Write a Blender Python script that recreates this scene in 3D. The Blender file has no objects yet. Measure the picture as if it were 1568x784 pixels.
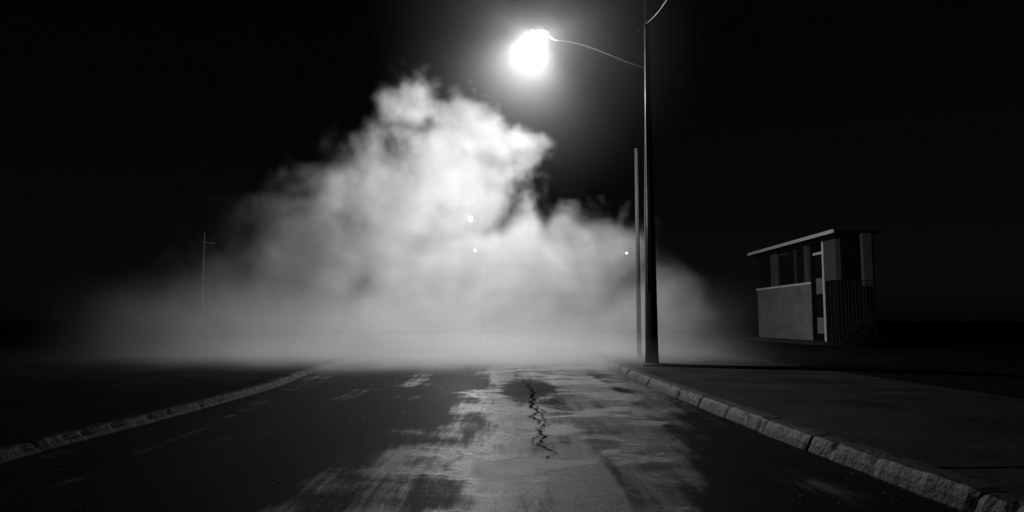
import bpy, bmesh, math, random
from mathutils import Vector, Matrix
random.seed(7)
S = bpy.context.scene
S.view_settings.view_transform = 'Standard'
S.view_settings.look = 'None'
S.view_settings.exposure = 0
col = S.collection

# ------------------------------------------------------------------ helpers
def mat(name, c, rough=0.6, metal=0.0, noise=0.0, nscale=4.0, bump=0.0, bscale=40.0, spec=0.5, emit=None):
    m = bpy.data.materials.new(name); m.use_nodes = True
    nt = m.node_tree; b = nt.nodes['Principled BSDF']
    b.inputs['Base Color'].default_value = (c, c, c, 1)
    b.inputs['Roughness'].default_value = rough
    b.inputs['Metallic'].default_value = metal
    b.inputs['Specular IOR Level'].default_value = spec
    if emit:
        b.inputs['Emission Color'].default_value = (1, 1, 1, 1)
        b.inputs['Emission Strength'].default_value = emit
        m.cycles.emission_sampling = 'NONE'
    tc = nt.nodes.new('ShaderNodeTexCoord')
    if noise:
        n = nt.nodes.new('ShaderNodeTexNoise'); n.inputs['Scale'].default_value = nscale
        n.inputs['Detail'].default_value = 8; n.inputs['Roughness'].default_value = 0.65
        nt.links.new(tc.outputs['Object'], n.inputs['Vector'])
        mr = nt.nodes.new('ShaderNodeMapRange')
        mr.inputs['From Min'].default_value = 0.3; mr.inputs['From Max'].default_value = 0.7
        mr.inputs['To Min'].default_value = c*(1-noise); mr.inputs['To Max'].default_value = c*(1+noise)
        nt.links.new(n.outputs['Fac'], mr.inputs['Value'])
        nt.links.new(mr.outputs['Result'], b.inputs['Base Color'])
    if bump:
        n = nt.nodes.new('ShaderNodeTexNoise'); n.inputs['Scale'].default_value = bscale
        n.inputs['Detail'].default_value = 6
        nt.links.new(tc.outputs['Object'], n.inputs['Vector'])
        bp = nt.nodes.new('ShaderNodeBump'); bp.inputs['Strength'].default_value = bump
        bp.inputs['Distance'].default_value = 0.02
        nt.links.new(n.outputs['Fac'], bp.inputs['Height'])
        nt.links.new(bp.outputs['Normal'], b.inputs['Normal'])
    return m

def empty(name, loc=(0,0,0)):
    e = bpy.data.objects.new(name, None); e.location = loc; e.empty_display_size = .2
    col.objects.link(e); return e

def finish(name, bm, m, parent=None, smooth=False):
    me = bpy.data.meshes.new(name); bm.to_mesh(me); bm.free()
    if smooth:
        for p in me.polygons: p.use_smooth = True
    if m: me.materials.append(m)
    o = bpy.data.objects.new(name, me); col.objects.link(o)
    if parent:
        o.parent = parent; o.matrix_parent_inverse = Matrix.Translation(parent.location).inverted()
    return o

def bbox(bm, x0,x1,y0,y1,z0,z1, bev=0.0, jit=0.0, segs=2):
    r = bmesh.ops.create_cube(bm, size=1.0)
    vs = r['verts']
    for v in vs:
        v.co = Vector((x0+(v.co.x+.5)*(x1-x0), y0+(v.co.y+.5)*(y1-y0), z0+(v.co.z+.5)*(z1-z0)))
        if jit: v.co += Vector([random.uniform(-jit,jit) for _ in range(3)])
    if bev:
        es = list({e for v in vs for e in v.link_edges})
        bmesh.ops.bevel(bm, geom=es, offset=bev, segments=segs, affect='EDGES', profile=.6)

def box(name, x0,x1,y0,y1,z0,z1, m, parent=None, bev=0.01):
    bm = bmesh.new(); bbox(bm,x0,x1,y0,y1,z0,z1,min(bev,.2*min(x1-x0,y1-y0,z1-z0)))
    return finish(name,bm,m,parent)

def tube_bm(bm, pts, rad, seg=12):
    pts = [Vector(p) for p in pts]; rings=[]
    for i,p in enumerate(pts):
        t = (pts[min(i+1,len(pts)-1)]-pts[max(i-1,0)]).normalized()
        a = Vector((0,1,0)) if abs(t.y)<.9 else Vector((1,0,0))
        u = t.cross(a).normalized(); w = t.cross(u).normalized()
        r = rad[i] if isinstance(rad,(list,tuple)) else rad
        rings.append([bm.verts.new(p+(u*math.cos(k*2*math.pi/seg)+w*math.sin(k*2*math.pi/seg))*r) for k in range(seg)])
    for a,b in zip(rings,rings[1:]):
        for k in range(seg):
            bm.faces.new((a[k],a[(k+1)%seg],b[(k+1)%seg],b[k]))
    bm.faces.new(rings[0]); bm.faces.new(rings[-1][::-1])
    bmesh.ops.recalc_face_normals(bm, faces=bm.faces[:])

def tube(name, pts, rad, m, parent=None, seg=12):
    bm = bmesh.new(); tube_bm(bm,pts,rad,seg)
    return finish(name,bm,m,parent,True)

def bez(p0,p1,p2,p3,n=14):
    out=[]
    for i in range(n+1):
        t=i/n; out.append(tuple((1-t)**3*a+3*(1-t)**2*t*b+3*(1-t)*t*t*c+t**3*d for a,b,c,d in zip(p0,p1,p2,p3)))
    return out

# ------------------------------------------------------------------ materials
def asphalt():
    m = bpy.data.materials.new('wet_asphalt'); m.use_nodes=True
    nt=m.node_tree; N=nt.nodes; L=nt.links; b=N['Principled BSDF']
    tc=N.new('ShaderNodeTexCoord')
    def noise(scale,det=6,rough=.6,vec=None,dist=0):
        n=N.new('ShaderNodeTexNoise'); n.inputs['Scale'].default_value=scale
        n.inputs['Detail'].default_value=det; n.inputs['Roughness'].default_value=rough
        n.inputs['Distortion'].default_value=dist
        L.new(vec or tc.outputs['Object'], n.inputs['Vector']); return n.outputs['Fac']
    def mr(v,a,b_,c,d,smooth=True):
        x=N.new('ShaderNodeMapRange'); x.interpolation_type='SMOOTHSTEP' if smooth else 'LINEAR'
        for k,val in zip(('From Min','From Max','To Min','To Max'),(a,b_,c,d)): x.inputs[k].default_value=val
        L.new(v,x.inputs['Value']); return x.outputs['Result']
    def mth(op,a,b_=None):
        x=N.new('ShaderNodeMath'); x.operation=op
        for i,q in enumerate((a,b_)):
            if q is None: continue
            if isinstance(q,(int,float)): x.inputs[i].default_value=q
            else: L.new(q,x.inputs[i])
        return x.outputs[0]
    def mapping(sc,loc=(0,0,0)):
        mp=N.new('ShaderNodeMapping'); mp.inputs['Scale'].default_value=sc; mp.inputs['Location'].default_value=loc
        L.new(tc.outputs['Object'],mp.inputs['Vector']); return mp.outputs[0]
    sx=N.new('ShaderNodeSeparateXYZ'); L.new(tc.outputs['Object'],sx.inputs[0]); X,Y=sx.outputs[0],sx.outputs[1]
    streak=noise(.95,10,.66,mapping((1.7,.13,1),(.3,.2,0)),.12)
    pud=noise(1.25,10,.64,mapping((.75,.85,1),(3.1,1.7,0)),.35)
    xr=mth('SUBTRACT',X,mth('MULTIPLY',Y,.17))
    sheen_bias=mth('MULTIPLY',mr(X,-1.7,.5,0,1),mr(xr,-.1,.9,1,0))  # puts the outline of the lamp's sheen into the wetness mask
    wet=mr(mth('ADD',mth('ADD',mth('MULTIPLY',streak,.66),mth('MULTIPLY',pud,.34)),mr(sheen_bias,0,1,-.10,.055)),.43,.59,0,1)
    water=mr(mth('ADD',pud,mr(sheen_bias,0,1,-.16,.02)),.49,.58,0,1)
    # worn tar patch, dull and dry
    vm=N.new('ShaderNodeVectorMath'); vm.operation='SUBTRACT'; L.new(tc.outputs['Object'],vm.inputs[0]); vm.inputs[1].default_value=(.15,10.6,0)
    vs=N.new('ShaderNodeVectorMath'); vs.operation='MULTIPLY'; L.new(vm.outputs[0],vs.inputs[0]); vs.inputs[1].default_value=(2.0,.5,0)
    vl=N.new('ShaderNodeVectorMath'); vl.operation='LENGTH'; L.new(vs.outputs[0],vl.inputs[0])
    dry=mr(mth('ADD',vl.outputs['Value'],mth('MULTIPLY',noise(3,8,.7),1.6)),1.3,1.9,1,0)
    nd=mth('SUBTRACT',1.0,dry)
    wet=mth('MULTIPLY',wet,nd); water=mth('MULTIPLY',water,nd)
    fine=noise(34,4,.8)
    grain=noise(85,3,.65)
    mid=noise(7,8,.7)
    c=mr(mid,.3,.7,.005,.012)
    c=mth('MULTIPLY',c,mr(wet,0,1,.9,.6))
    c=mth('MULTIPLY',c,mr(grain,.35,.7,.2,2.0))
    L.new(c,b.inputs['Base Color'])
    r=mr(wet,0,1,.50,.29)
    r=mth('ADD',r,mr(mid,.3,.7,-.06,.06))
    r=mth('MULTIPLY',r,mr(water,0,1,1,.58))
    L.new(r,b.inputs['Roughness'])
    s=mth('ADD',mr(wet,0,1,.02,.50),mth('MULTIPLY',mth('MULTIPLY',water,wet),1.0))
    s=mth('MULTIPLY',s,mr(mid,.3,.7,.6,1.2))
    s=mth('MULTIPLY',s,mr(grain,.38,.60,.15,1.4))
    L.new(s,b.inputs['Specular IOR Level'])
    h=mth('ADD',mth('MULTIPLY',fine,1.3),mth('MULTIPLY',grain,1.5))
    h=mth('MULTIPLY',h,mr(wet,0,1,1,.9))
    h=mth('MULTIPLY',h,mr(water,0,1,1,.6))
    h=mth('ADD',h,mth('MULTIPLY',mid,.2))
    bp=N.new('ShaderNodeBump'); bp.inputs['Strength'].default_value=1.0; bp.inputs['Distance'].default_value=.016
    L.new(h,bp.inputs['Height']); L.new(bp.outputs[0],b.inputs['Normal'])
    return m
M_road=asphalt()
M_ground=mat('dark_soil',.008,.95,noise=.6,nscale=1.5,bump=.8,bscale=20,spec=.02)
M_walk=mat('worn_paving',.024,.8,noise=.75,nscale=1.1,bump=.9,bscale=14,spec=.10)
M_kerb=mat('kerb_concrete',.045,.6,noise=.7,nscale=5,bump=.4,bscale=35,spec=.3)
M_kerbd=mat('dark_kerb_concrete',.007,.7,noise=.8,nscale=4,bump=.6,bscale=35,spec=.12)  # darker concrete tone for the left kerb
M_pole=mat('tarred_pole',.012,.65,noise=.4,nscale=12,bump=.3,bscale=30,spec=.2)
M_far=mat('black_paint',.002,.9,spec=.0)
M_galv=mat('galvanised_steel',.28,.45,metal=.5,noise=.2,nscale=20)
M_dull=mat('weathered_steel',.03,.7,metal=.0,noise=.2,nscale=20,spec=.15)
M_wire=mat('cable_rubber',.004,.9,spec=.03)
M_lamp=mat('lamp_lens',.8,.3,emit=60)

# ------------------------------------------------------------------ ground, road, pavements
bm=bmesh.new()
vs=[bm.verts.new(v) for v in ((-400,-60,-.02),(400,-60,-.02),(400,900,-.02),(-400,900,-.02))]
bm.faces.new(vs); finish('ground',bm,M_ground)

LK=[(-3.62,-10),(-3.60,5),(-3.50,7),(-3.45,9),(-3.50,11),(-3.64,12.6),(-3.85,14.4),(-4.0,17),(-4.0,60)]
RK=[(2.75,-10),(2.55,0),(2.34,4),(2.21,6.3),(2.11,9),(2.05,11.5),(2.03,14),(2.03,20),(2.03,80)]
bm=bmesh.new()
vs=[bm.verts.new(v) for v in ((-4.6,-10,0),(2.9,-10,0),(2.4,120,0),(-4.6,120,0))]
bm.faces.new(vs); finish('road',bm,M_road)

def resample(poly,step):
    out=[Vector((*poly[0],0))]; P=[Vector((*p,0)) for p in poly]
    cur=P[0]; i=1
    need=step
    while i<len(P):
        d=(P[i]-cur).length
        if d>=need:
            cur=cur+(P[i]-cur).normalized()*need; out.append(cur.copy()); need=step
        else:
            need-=d; cur=P[i]; i+=1
    return out
def kerb(name,poly,side,h,w,step,drop,chip,m):
    pts=resample(poly,step); bm=bmesh.new()
    for a,b in zip(pts,pts[1:]):
        t=(b-a).normalized(); n=Vector((t.y,-t.x,0))*side
        g=.002+random.uniform(0,.007); dz=random.uniform(-drop,drop); off=n*random.uniform(-.008,.008)
        L=(b-a).length
        nseg=16
        prof=[(0,-.08),(0.0,.01),(0.022,h*.5),(.042,h-.028),(.062,h-.006),(w*.6,h),(w-.01,h-.002),(w,h-.02),(w,-.08)]
        rows=[]; wob=0
        for k in range(nseg+1):
            s=g+(L-2*g)*k/nseg; e=.008 if k in(0,nseg) else 0
            row=[]; wob=wob*.6+random.uniform(-.005,.005)
            if random.random()<chip: wob-=.025
            for j,(u,z) in enumerate(prof):
                wb=wob*(1 if j in(3,4) else .35)+random.uniform(-.002,.002)
                row.append(bm.verts.new(a+off+t*s+n*(u-(wb*.8 if u<.07 else 0)+(e if u<.03 else 0))+Vector((0,0,z+dz-(e if z>.02 else 0)+(wb if z>.02 else 0)))))
            rows.append(row)
        for r0,r1 in zip(rows,rows[1:]):
            for q in range(len(prof)-1): bm.faces.new((r0[q],r0[q+1],r1[q+1],r1[q]))
        bm.faces.new(rows[0]); bm.faces.new(rows[-1][::-1])
    bmesh.ops.recalc_face_normals(bm,faces=bm.faces[:])
    return finish(name,bm,m)
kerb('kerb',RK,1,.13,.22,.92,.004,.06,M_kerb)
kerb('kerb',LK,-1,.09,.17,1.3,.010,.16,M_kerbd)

def sheet(name,inner,outerx,z,m,side,inset=.19):
    bm=bmesh.new(); prev=None
    for (x,y) in inner:
        xi=x+side*inset
        cols=[bm.verts.new((xi+(outerx-xi)*k/6,y,z)) for k in range(7)]
        if prev:
            for k in range(6): bm.faces.new((prev[k],prev[k+1],cols[k+1],cols[k]))
        prev=cols
    bmesh.ops.recalc_face_normals(bm,faces=bm.faces[:])
    for f in bm.faces:
        if f.normal.z<0: f.normal_flip()
    return finish(name,bm,m)
def slabs(name,poly,side,ncol,wid,z,m,L=1.5):
    bm=bmesh.new(); pts=resample(poly,L)
    for a,b in zip(pts,pts[1:]):
        t=(b-a).normalized(); n=Vector((t.y,-t.x,0))*side
        for c in range(ncol):
            w0=.20+c*wid+.003; w1=.20+(c+1)*wid-.003; dz=random.uniform(-.003,.003)
            q=[a+t*.003+n*w0,b-t*.003+n*w0,b-t*.003+n*w1,a+t*.003+n*w1]
            top=[bm.verts.new(p+Vector((0,0,z+dz+random.uniform(-.002,.002)))) for p in q]
            bot=[bm.verts.new(p+Vector((0,0,z-.06))) for p in q]
            bm.faces.new(top)
            for k in range(4): bm.faces.new((top[k],top[(k+1)%4],bot[(k+1)%4],bot[k]))
    bmesh.ops.recalc_face_normals(bm,faces=bm.faces[:])
    return finish(name,bm,m)
slabs('pavement',RK[:-1]+[(2.03,50)],1,1,3.4,.120,M_walk,2.4)
sheet('verge',[(2.03,-10),(2.03,60)],60,.100,M_ground,1,.7)
sheet('verge',[(x-.0,y) for x,y in LK],-60,.07,M_ground,-1,.13)

M_crack=mat('crack_tar',.003,.95,spec=.0)
bm=bmesh.new()
def crack(bm,p0,p1,n,amp,w):
    x=0; prev=None
    for i in range(n+1):
        t=i/n; x+=random.uniform(-amp,amp); x*=.90
        c=Vector(p0)*(1-t)+Vector(p1)*t+Vector((x,0,0)); ww=w*random.uniform(.2,1.8)*(1-.6*abs(2*t-1))
        a=bm.verts.new(c+Vector((-ww,0,.004))); b=bm.verts.new(c+Vector((ww*random.uniform(.3,1),0,.004)))
        if prev: bm.faces.new((prev[0],prev[1],b,a))
        prev=(a,b)
crack(bm,(.24,12.4,0),(.25,5.3,0),240,.028,.017)
crack(bm,(.27,9.2,0),(.36,6.9,0),60,.02,.008)
crack(bm,(.24,6.9,0),(.17,5.9,0),40,.015,.006)
finish('road_crack',bm,M_crack)
bm=bmesh.new()
for i in range(130):
    x=random.uniform(-3.3,2.3); y=4+random.random()**1.3*9; s=random.uniform(.003,.010)
    if random.random()<.4: x=random.choice((-3.4+random.random()*.2,2.1+random.uniform(-.2,.1)))
    r=bmesh.ops.create_icosphere(bm,subdivisions=1,radius=s)
    for v in r['verts']: v.co=Vector((v.co.x*random.uniform(.8,1.8),v.co.y,v.co.z*.5))+Vector((x,y,s*.4))
finish('road_gravel',bm,mat('pale_grit',.25,.4))

# ------------------------------------------------------------------ street lamp
sl=empty('street_lamp',(2.7,14,.12))
tube('pole',[(2.7,14,.10),(2.7,14,.5),(2.7,14,3),(2.7,14,5),(2.7,14,6.97)],[.135,.125,.10,.07,.045],M_pole,sl,20)
tube('pole_foot',[(2.7,14,.11),(2.7,14,.16),(2.7,14,.19)],[.17,.165,.135],M_pole,sl,20)
tube('conduit',[(2.625,13.90,1.6),(2.64,13.92,3),(2.645,13.94,5),(2.665,13.955,6.9)],[.007,.010,.011,.009],M_galv,sl,8)
tube('arm',bez((2.7,14,6.02),(2.05,14,6.20),(1.5,14,6.58),(.90,14,6.60))+bez((.90,14,6.60),(.80,14,6.61),(.74,14,6.68),(.68,14,6.76),6)[1:],.012,M_galv,sl,10)
tube('finial',[(2.68,14,6.9),(2.675,14,7.8)],.006,M_dull,sl,6)
bm=bmesh.new()
r=bmesh.ops.create_uvsphere(bm,u_segments=20,v_segments=12,radius=1)
for v in r['verts']:
    v.co=Vector((.54+v.co.x*.19,14+v.co.y*.11,6.78+max(v.co.z,-.3)*.05))
finish('lamp_housing',bm,M_dull,sl,True)
bm=bmesh.new()
r=bmesh.ops.create_uvsphere(bm,u_segments=24,v_segments=16,radius=1)
for v in r['verts']:
    v.co=Vector((.48+v.co.x*.12,14+v.co.y*.10,6.735+v.co.z*.04))
lens=finish('lamp_lens',bm,M_lamp,sl,True)
tube('bracket',[(2.5,13.9,6.72),(2.6,13.95,6.85),(2.68,14,6.95)],.010,M_dull,sl,6)

def light(name,typ,loc,P,r,parent=None):
    l=bpy.data.lights.new(name,typ); l.energy=P; l.shadow_soft_size=r
    o=bpy.data.objects.new(name,l); o.location=loc; col.objects.link(o)
    if parent:
        o.parent=parent; o.matrix_parent_inverse=Matrix.Translation(parent.location).inverted()
    return o
light('lamp_bulb','POINT',(.48,14,6.63),650,.04,sl)
sp=light('added_steam_spot','SPOT',(.48,14.0,6.62),4400,.04,sl)  # added spot at the lamp, beamed at the steam to spare the near ground
sp.data.spot_size=math.radians(150); sp.data.spot_blend=1.0
sp.rotation_euler=Vector((-1.9,4.2,-3.7)).to_track_quat('-Z','Y').to_euler()

ow=empty('overhead_wire',(2.7,14,6.95))
tube('wire_1',bez((2.68,14,6.93),(2.95,13.2,6.9),(3.1,12.2,7.1),(3.2,9,8.3)),.006,M_galv,ow,6)
tube('wire_2',bez((9.5,20,9.6),(8,16,9.5),(7,11,9.8),(6,6,10.5)),.006,M_wire,ow,6)
tube('ground_cable',bez((2.85,13.9,.15),(3.6,13.2,.15),(5.0,13.0,.15),(6.4,12.6,.14),24)+bez((6.4,12.6,.14),(7.2,12.3,.13),(8,11.8,.13),(8.6,10.5,.13),10)[1:],.03,M_wire,None,8)

up=empty('utility_pole',(3.0,17.2,.12))
tube('post',[(3.02,17.2,.1),(3.02,17.2,5.1)],[.06,.04],M_dull,up,12)
tube('cap',[(3.02,17.2,5.1),(3.02,17.2,5.16)],[.05,.03],M_dull,up,12)
tp=empty('utility_pole',(-8.6,20,0))
tube('post',[(-8.6,20,0),(-8.6,20,3.45)],[.022,.015],M_dull,tp,8)
tube('crossarm',[(-8.95,20,3.22),(-8.3,20,3.13)],.012,M_dull,tp,8)

# lamps standing inside / behind the steam, hung from brackets on black poles
def dlamp(X,Y,Z,E,r,dx=0):
    e=empty('street_lamp',(X+dx,Y+2.4,0))
    tube('pole',[(X+dx,Y+2.4,0),(X+dx,Y+2.4,Z+.3)],[.04,.02],M_far,e,10)
    tube('arm',[(X+dx,Y+2.4,Z+.25),(X+dx*.4,Y+.9,Z+.3),(X,Y,Z+r+.01)],.010,M_far,e,8)
    bm=bmesh.new(); q=bmesh.ops.create_uvsphere(bm,u_segments=14,v_segments=8,radius=r)
    for v in q['verts']: v.co+=Vector((X,Y,Z))
    finish('lamp_lens',bm,mat('far_lamp_lens',.8,.3,emit=E),e,True)
    return e
a=dlamp(-1.32,22.6,4.2,160,.065)
light('lamp_bulb','POINT',(-1.32,22.45,4.05),1900,.05,a)
dlamp(-1.22,23.6,3.29,130,.028,.3)
dlamp(7.2,45,5.2,6,.06)

# ------------------------------------------------------------------ house
H=empty('roadside_house',(12,30,0))
M_st=mat('stucco_wall',.13,.85,noise=.3,nscale=1.2,bump=.3,bscale=25,spec=.1)
M_trim=mat('painted_trim',.45,.6,noise=.15,nscale=6)
M_post=mat('post_paint',.045,.7,noise=.2,nscale=6)
M_dk=mat('dark_cladding',.006,.9,noise=.4,nscale=3,spec=.03)
M_gl=mat('window_glass',.01,.12,spec=.5)
M_roof=mat('roof_sheet',.006,.9,noise=.3,spec=.03)
X=11.7; XE=12.95
box('low_wall',X,X+.2,28.15,34.3,0,2.40,M_st,H)
box('wall_sill',X-.06,X+.26,28.1,34.35,2.402,2.49,M_trim,H)
box('corner_post_1',X,X+.2,31.9,32.5,2.492,3.95,M_post,H)
box('corner_post_2',X,X+.15,28.5,28.75,2.492,3.95,M_post,H)
box('wall_head',X-.01,X+.2,25.9,34.3,3.952,4.10,M_dk,H)
box('window_glass',X+.10,X+.12,28.76,31.89,2.492,3.95,M_gl,H)
box('mullion',X+.05,X+.09,29.8,29.86,2.495,3.95,M_post,H)
box('end_glass',X+.10,X+.12,32.51,34.25,2.492,3.95,M_gl,H)
box('door_jamb_1',X-.02,X+.16,27.95,28.1,0,3.95,M_dk,H)
box('door_jamb_2',X-.02,X+.16,26.95,27.05,0,3.95,M_trim,H)
box('door_leaf',X+.08,X+.12,27.06,27.94,.0,3.5,M_dk,H)
for i in range(4):
    box('door_pane_%d'%i,X+.05,X+.075,27.2,27.8,.5+i*.75,1.1+i*.75,M_gl if i%2 else M_st,H)  # alternate panes take the pale wall colour to stand for glass highlights
box('door_header',X+.02,X+.12,27.06,27.94,3.502,3.6,M_trim,H)
box('wall_panel',X,X+.2,25.95,26.93,2.45,3.95,M_post,H)
box('wall_panel_lower',X+.01,X+.19,25.95,26.93,0,2.44,M_dk,H)
box('front_wall',X+.21,XE-.01,25.95,26.1,0,4.08,M_dk,H)
box('back_wall',X+.21,XE-.01,34.1,34.3,0,4.08,M_dk,H)
box('side_wall',XE,XE+.15,25.95,34.3,0,4.08,M_dk,H)
box('roof',11.45,XE+.2,25.4,34.7,4.102,4.20,M_roof,H)
box('roof_fascia',11.40,11.449,25.4,34.7,4.10,4.23,M_trim,H)
box('porch_pillar',12.45,12.78,25.42,25.6,2.2,4.09,M_post,H)
box('porch_pillar_base',12.47,12.76,25.43,25.59,0,2.19,M_dk,H)
box('door_step',10.9,11.65,26.3,33.8,.0,.22,M_walk,H,.03)
bm=bmesh.new()
for x0,x1,y0,y1 in ((11.1,12.6,25.1,25.1),):
    n=int(max(x1-x0,y1-y0)/.12)
    for k in range(n+1):
        x=x0+(x1-x0)*k/n; y=y0+(y1-y0)*k/n
        tube_bm(bm,[(x,y,.1),(x,y,2.36)],.010,6)
    for z in (.5,2.38):
        tube_bm(bm,[(x0,y0,z),(x1,y1,z)],.018,6)
finish('porch_railing',bm,mat('railing_paint',.015,.7,spec=.2),H)
bm=bmesh.new()
for i in range(2600):
    a=random.random()*math.tau; b=random.uniform(0,1); r=random.random()**.4
    c=Vector((12.1+math.cos(a)*1.0*r*(1-.5*b),24.6+math.sin(a)*.5*r,.1+b*1.0*(1-.3*r)+.15*math.sin(a*3)*r))
    s=random.uniform(.02,.05); u=Vector([random.gauss(0,1) for _ in range(3)]).normalized(); w=u.orthogonal().normalized()
    bm.faces.new([bm.verts.new(c+u*s),bm.verts.new(c+w*s*.5),bm.verts.new(c-u*s),bm.verts.new(c-w*s*.5)])
finish('bush',bm,mat('bush_leaves',.012,.9,noise=.5,nscale=5,spec=.05))

# ------------------------------------------------------------------ steam cloud (voxel grid built by geometry nodes)
M_s=bpy.data.materials.new('steam'); M_s.use_nodes=True
nt=M_s.node_tree; nt.nodes.clear()
o=nt.nodes.new('ShaderNodeOutputMaterial'); pv=nt.nodes.new('ShaderNodeVolumePrincipled')
pv.inputs['Color'].default_value=(1,1,1,1); pv.inputs['Density'].default_value=1.0
pv.inputs['Anisotropy'].default_value=0.15
nt.links.new(pv.outputs[0],o.inputs['Volume'])

ng=bpy.data.node_groups.new('steam_field','GeometryNodeTree')
ng.interface.new_socket('Geometry',in_out='INPUT',socket_type='NodeSocketGeometry')
ng.interface.new_socket('Geometry',in_out='OUTPUT',socket_type='NodeSocketGeometry')
N=ng.nodes; L=ng.links
go=N.new('NodeGroupOutput'); N.new('NodeGroupInput')
pos=N.new('GeometryNodeInputPosition').outputs[0]
def vm(op,a,b=None,scale=None):
    x=N.new('ShaderNodeVectorMath'); x.operation=op
    for i,q in enumerate((a,b)):
        if q is None: continue
        if isinstance(q,tuple): x.inputs[i].default_value=q
        else: L.new(q,x.inputs[i])
    if scale is not None: x.inputs['Scale'].default_value=scale
    return x.outputs['Value'] if op=='LENGTH' else x.outputs['Vector']
def mt(op,a,b=None,c=None):
    x=N.new('ShaderNodeMath'); x.operation=op
    for i,q in enumerate((a,b,c)):
        if q is None: continue
        if isinstance(q,(int,float)): x.inputs[i].default_value=q
        else: L.new(q,x.inputs[i])
    return x.outputs[0]
def noise(vec,scale,det,rough=.55,color=False):
    n=N.new('ShaderNodeTexNoise'); n.inputs['Scale'].default_value=scale; n.inputs['Detail'].default_value=det
    n.inputs['Roughness'].default_value=rough; L.new(vec,n.inputs['Vector'])
    return n.outputs['Color'] if color else n.outputs['Fac']
def mr(v,a,b,c,d,t='SMOOTHSTEP'):
    x=N.new('ShaderNodeMapRange'); x.interpolation_type=t
    for k,val in zip(('From Min','From Max','To Min','To Max'),(a,b,c,d)):
        if isinstance(val,(int,float)): x.inputs[k].default_value=val
        else: L.new(val,x.inputs[k])
    L.new(v,x.inputs['Value']); return x.outputs['Result']
w1=vm('SCALE',vm('SUBTRACT',noise(pos,.55,2,.5,True),(.5,.5,.5)),scale=1.9)
p1=vm('ADD',pos,w1)
w2=vm('SCALE',vm('SUBTRACT',noise(p1,1.8,4,.65,True),(.5,.5,.5)),scale=.9)
p=vm('ADD',p1,w2)
B=[((-2.55,18,6.4),(.70,1.0,1.1)),((-1.10,17.8,5.75),(.80,1.1,1.1)),((-.15,17.6,5.30),(1.0,.8,.62)),
   ((-1.5,18,4.3),(1.8,1.6,1.9)),((-3.2,18.3,3.6),(2.4,2,2.3)),((-5.2,18.6,2.6),(2.6,2,2.1)),
   ((-7.2,18.8,1.5),(2.9,2.2,2.0)),((1.0,18,2.3),(2.2,1.8,1.6)),((2.3,18,2.3),(1.4,1.4,1.5)),
   ((3.4,18,1.1),(1.9,1.6,1.3)),((-1.4,18.4,1.9),(4.5,2.2,2.2)),((-9,19,1.0),(2.9,2,1.8)),
   ((-3.0,17.8,.6),(8.8,2.8,2.0)),((-4.8,18.8,4.1),(2.0,1.2,1.3))]
f=None
for c,r in B:
    q=vm('MULTIPLY',vm('SUBTRACT',p,c),(1/r[0],1/r[1],1/r[2]))
    v=mt('SUBTRACT',1.0,vm('LENGTH',q))
    f=v if f is None else mt('SMOOTH_MAX',f,v,.12)
sx=N.new('ShaderNodeSeparateXYZ'); L.new(pos,sx.inputs[0]); PX,PY,PZ=sx.outputs
fb=noise(p1,1.25,8,.62)
amp=mr(PZ,1.0,5.0,.5,2.0)
f=mt('ADD',f,mt('MULTIPLY',mt('SUBTRACT',fb,.5),amp))
w=mt('MAXIMUM',mr(PX,-6.5,-1.8,2.0,.50),mr(PZ,1.0,4.5,1.1,.50))
d=mr(f,0.0,w,0.0,1.0)
d=mt('MULTIPLY',d,mr(PX,-10,-3,.28,1.0))
d=mt('MULTIPLY',d,mr(fb,.35,.65,.75,1.15))
gq=vm('LENGTH',vm('MULTIPLY',vm('SUBTRACT',p1,(-.6,17.0,.95)),(1/2.0,1/5.0,1/.4)))
d=mt('MULTIPLY',d,mr(gq,.2,1.3,.5,1.0))
d=mt('MULTIPLY',d,mr(PZ,3.0,6.0,.5,.9))
gx=mt('MULTIPLY',mr(PX,-9.0,-2.0,0,1),mr(PX,2.0,6.0,1,0))
g=mt('MULTIPLY',mr(PZ,0,.8,1,0),mr(PY,12.2,15.2,0,1))
g=mt('MULTIPLY',g,mr(PY,19,23,1,0)); g=mt('MULTIPLY',g,gx)
g=mt('MULTIPLY',g,mr(noise(p1,.8,4),.35,.65,.3,1.2))
g2=mt('MULTIPLY',mr(PZ,.3,2.2,1,0),mr(PY,14.2,17.0,0,1))
g2=mt('MULTIPLY',g2,mr(PY,18,22,1,0)); g2=mt('MULTIPLY',g2,mt('MULTIPLY',mr(PX,-11.5,-4,0,1),mr(PX,1.5,6.5,1,0)))
d=mt('ADD',d,mt('ADD',mt('MULTIPLY',g,.32),mt('MULTIPLY',g2,.15)))
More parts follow.
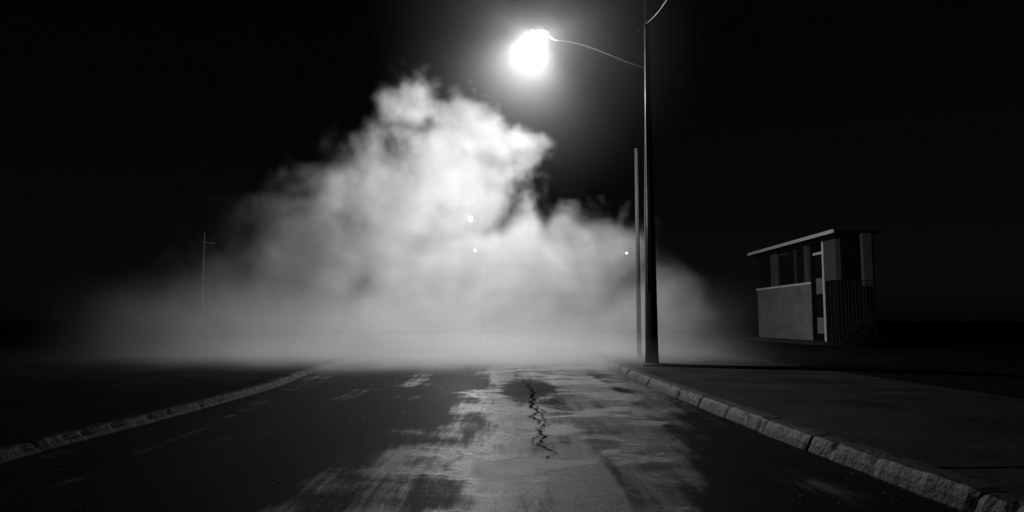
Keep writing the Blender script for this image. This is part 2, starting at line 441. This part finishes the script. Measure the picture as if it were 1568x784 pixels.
lq=vm('LENGTH',vm('SUBTRACT',pos,(.48,14.0,6.63)))
halo=mt('ADD',mt('MULTIPLY',mr(lq,0,2.0,1,0),.010),mt('MULTIPLY',mr(lq,0,3.8,1,0),.012))  # thin mist added round the lamp to shape its glow
d=mt('ADD',d,halo)
vc=N.new('GeometryNodeVolumeCube')
L.new(d,vc.inputs['Density'])
vc.inputs['Min'].default_value=(-13,10.2,0.0); vc.inputs['Max'].default_value=(7.4,23.2,10.4)
vc.inputs['Resolution X'].default_value=204; vc.inputs['Resolution Y'].default_value=118; vc.inputs['Resolution Z'].default_value=115
sm=N.new('GeometryNodeSetMaterial'); sm.inputs['Material'].default_value=M_s
L.new(vc.outputs[0],sm.inputs['Geometry']); L.new(sm.outputs[0],go.inputs[0])
bm=bmesh.new(); bbox(bm,-13,7.4,10.2,23.2,0,10.4)
st=finish('steam_cloud',bm,M_s)
md=st.modifiers.new('steam','NODES'); md.node_group=ng

# ------------------------------------------------------------------ world + faint moonlight
W=bpy.data.worlds.new('World'); S.world=W; W.use_nodes=True
nt=W.node_tree; bg=nt.nodes['Background']
sk=nt.nodes.new('ShaderNodeTexSky'); sk.sky_type='NISHITA'; sk.sun_disc=False
sk.sun_elevation=math.radians(35); sk.sun_rotation=math.radians(200)
bw=nt.nodes.new('ShaderNodeRGBToBW')
nt.links.new(sk.outputs[0],bw.inputs[0]); nt.links.new(bw.outputs[0],bg.inputs['Color'])
bg.inputs['Strength'].default_value=.0004
sun=bpy.data.lights.new('moonlight','SUN'); sun.energy=.004; sun.angle=math.radians(.5)
so=bpy.data.objects.new('moonlight',sun); col.objects.link(so); so.rotation_euler=(math.radians(55),0,math.radians(-20))

# ------------------------------------------------------------------ camera
cam=bpy.data.cameras.new('camera'); cam.lens=25.3; cam.sensor_width=36; cam.clip_end=2000; cam.clip_start=.05
co=bpy.data.objects.new('camera',cam); col.objects.link(co)
co.location=(0,0,1.0); co.rotation_euler=(math.radians(95.1),0,0)
S.camera=co
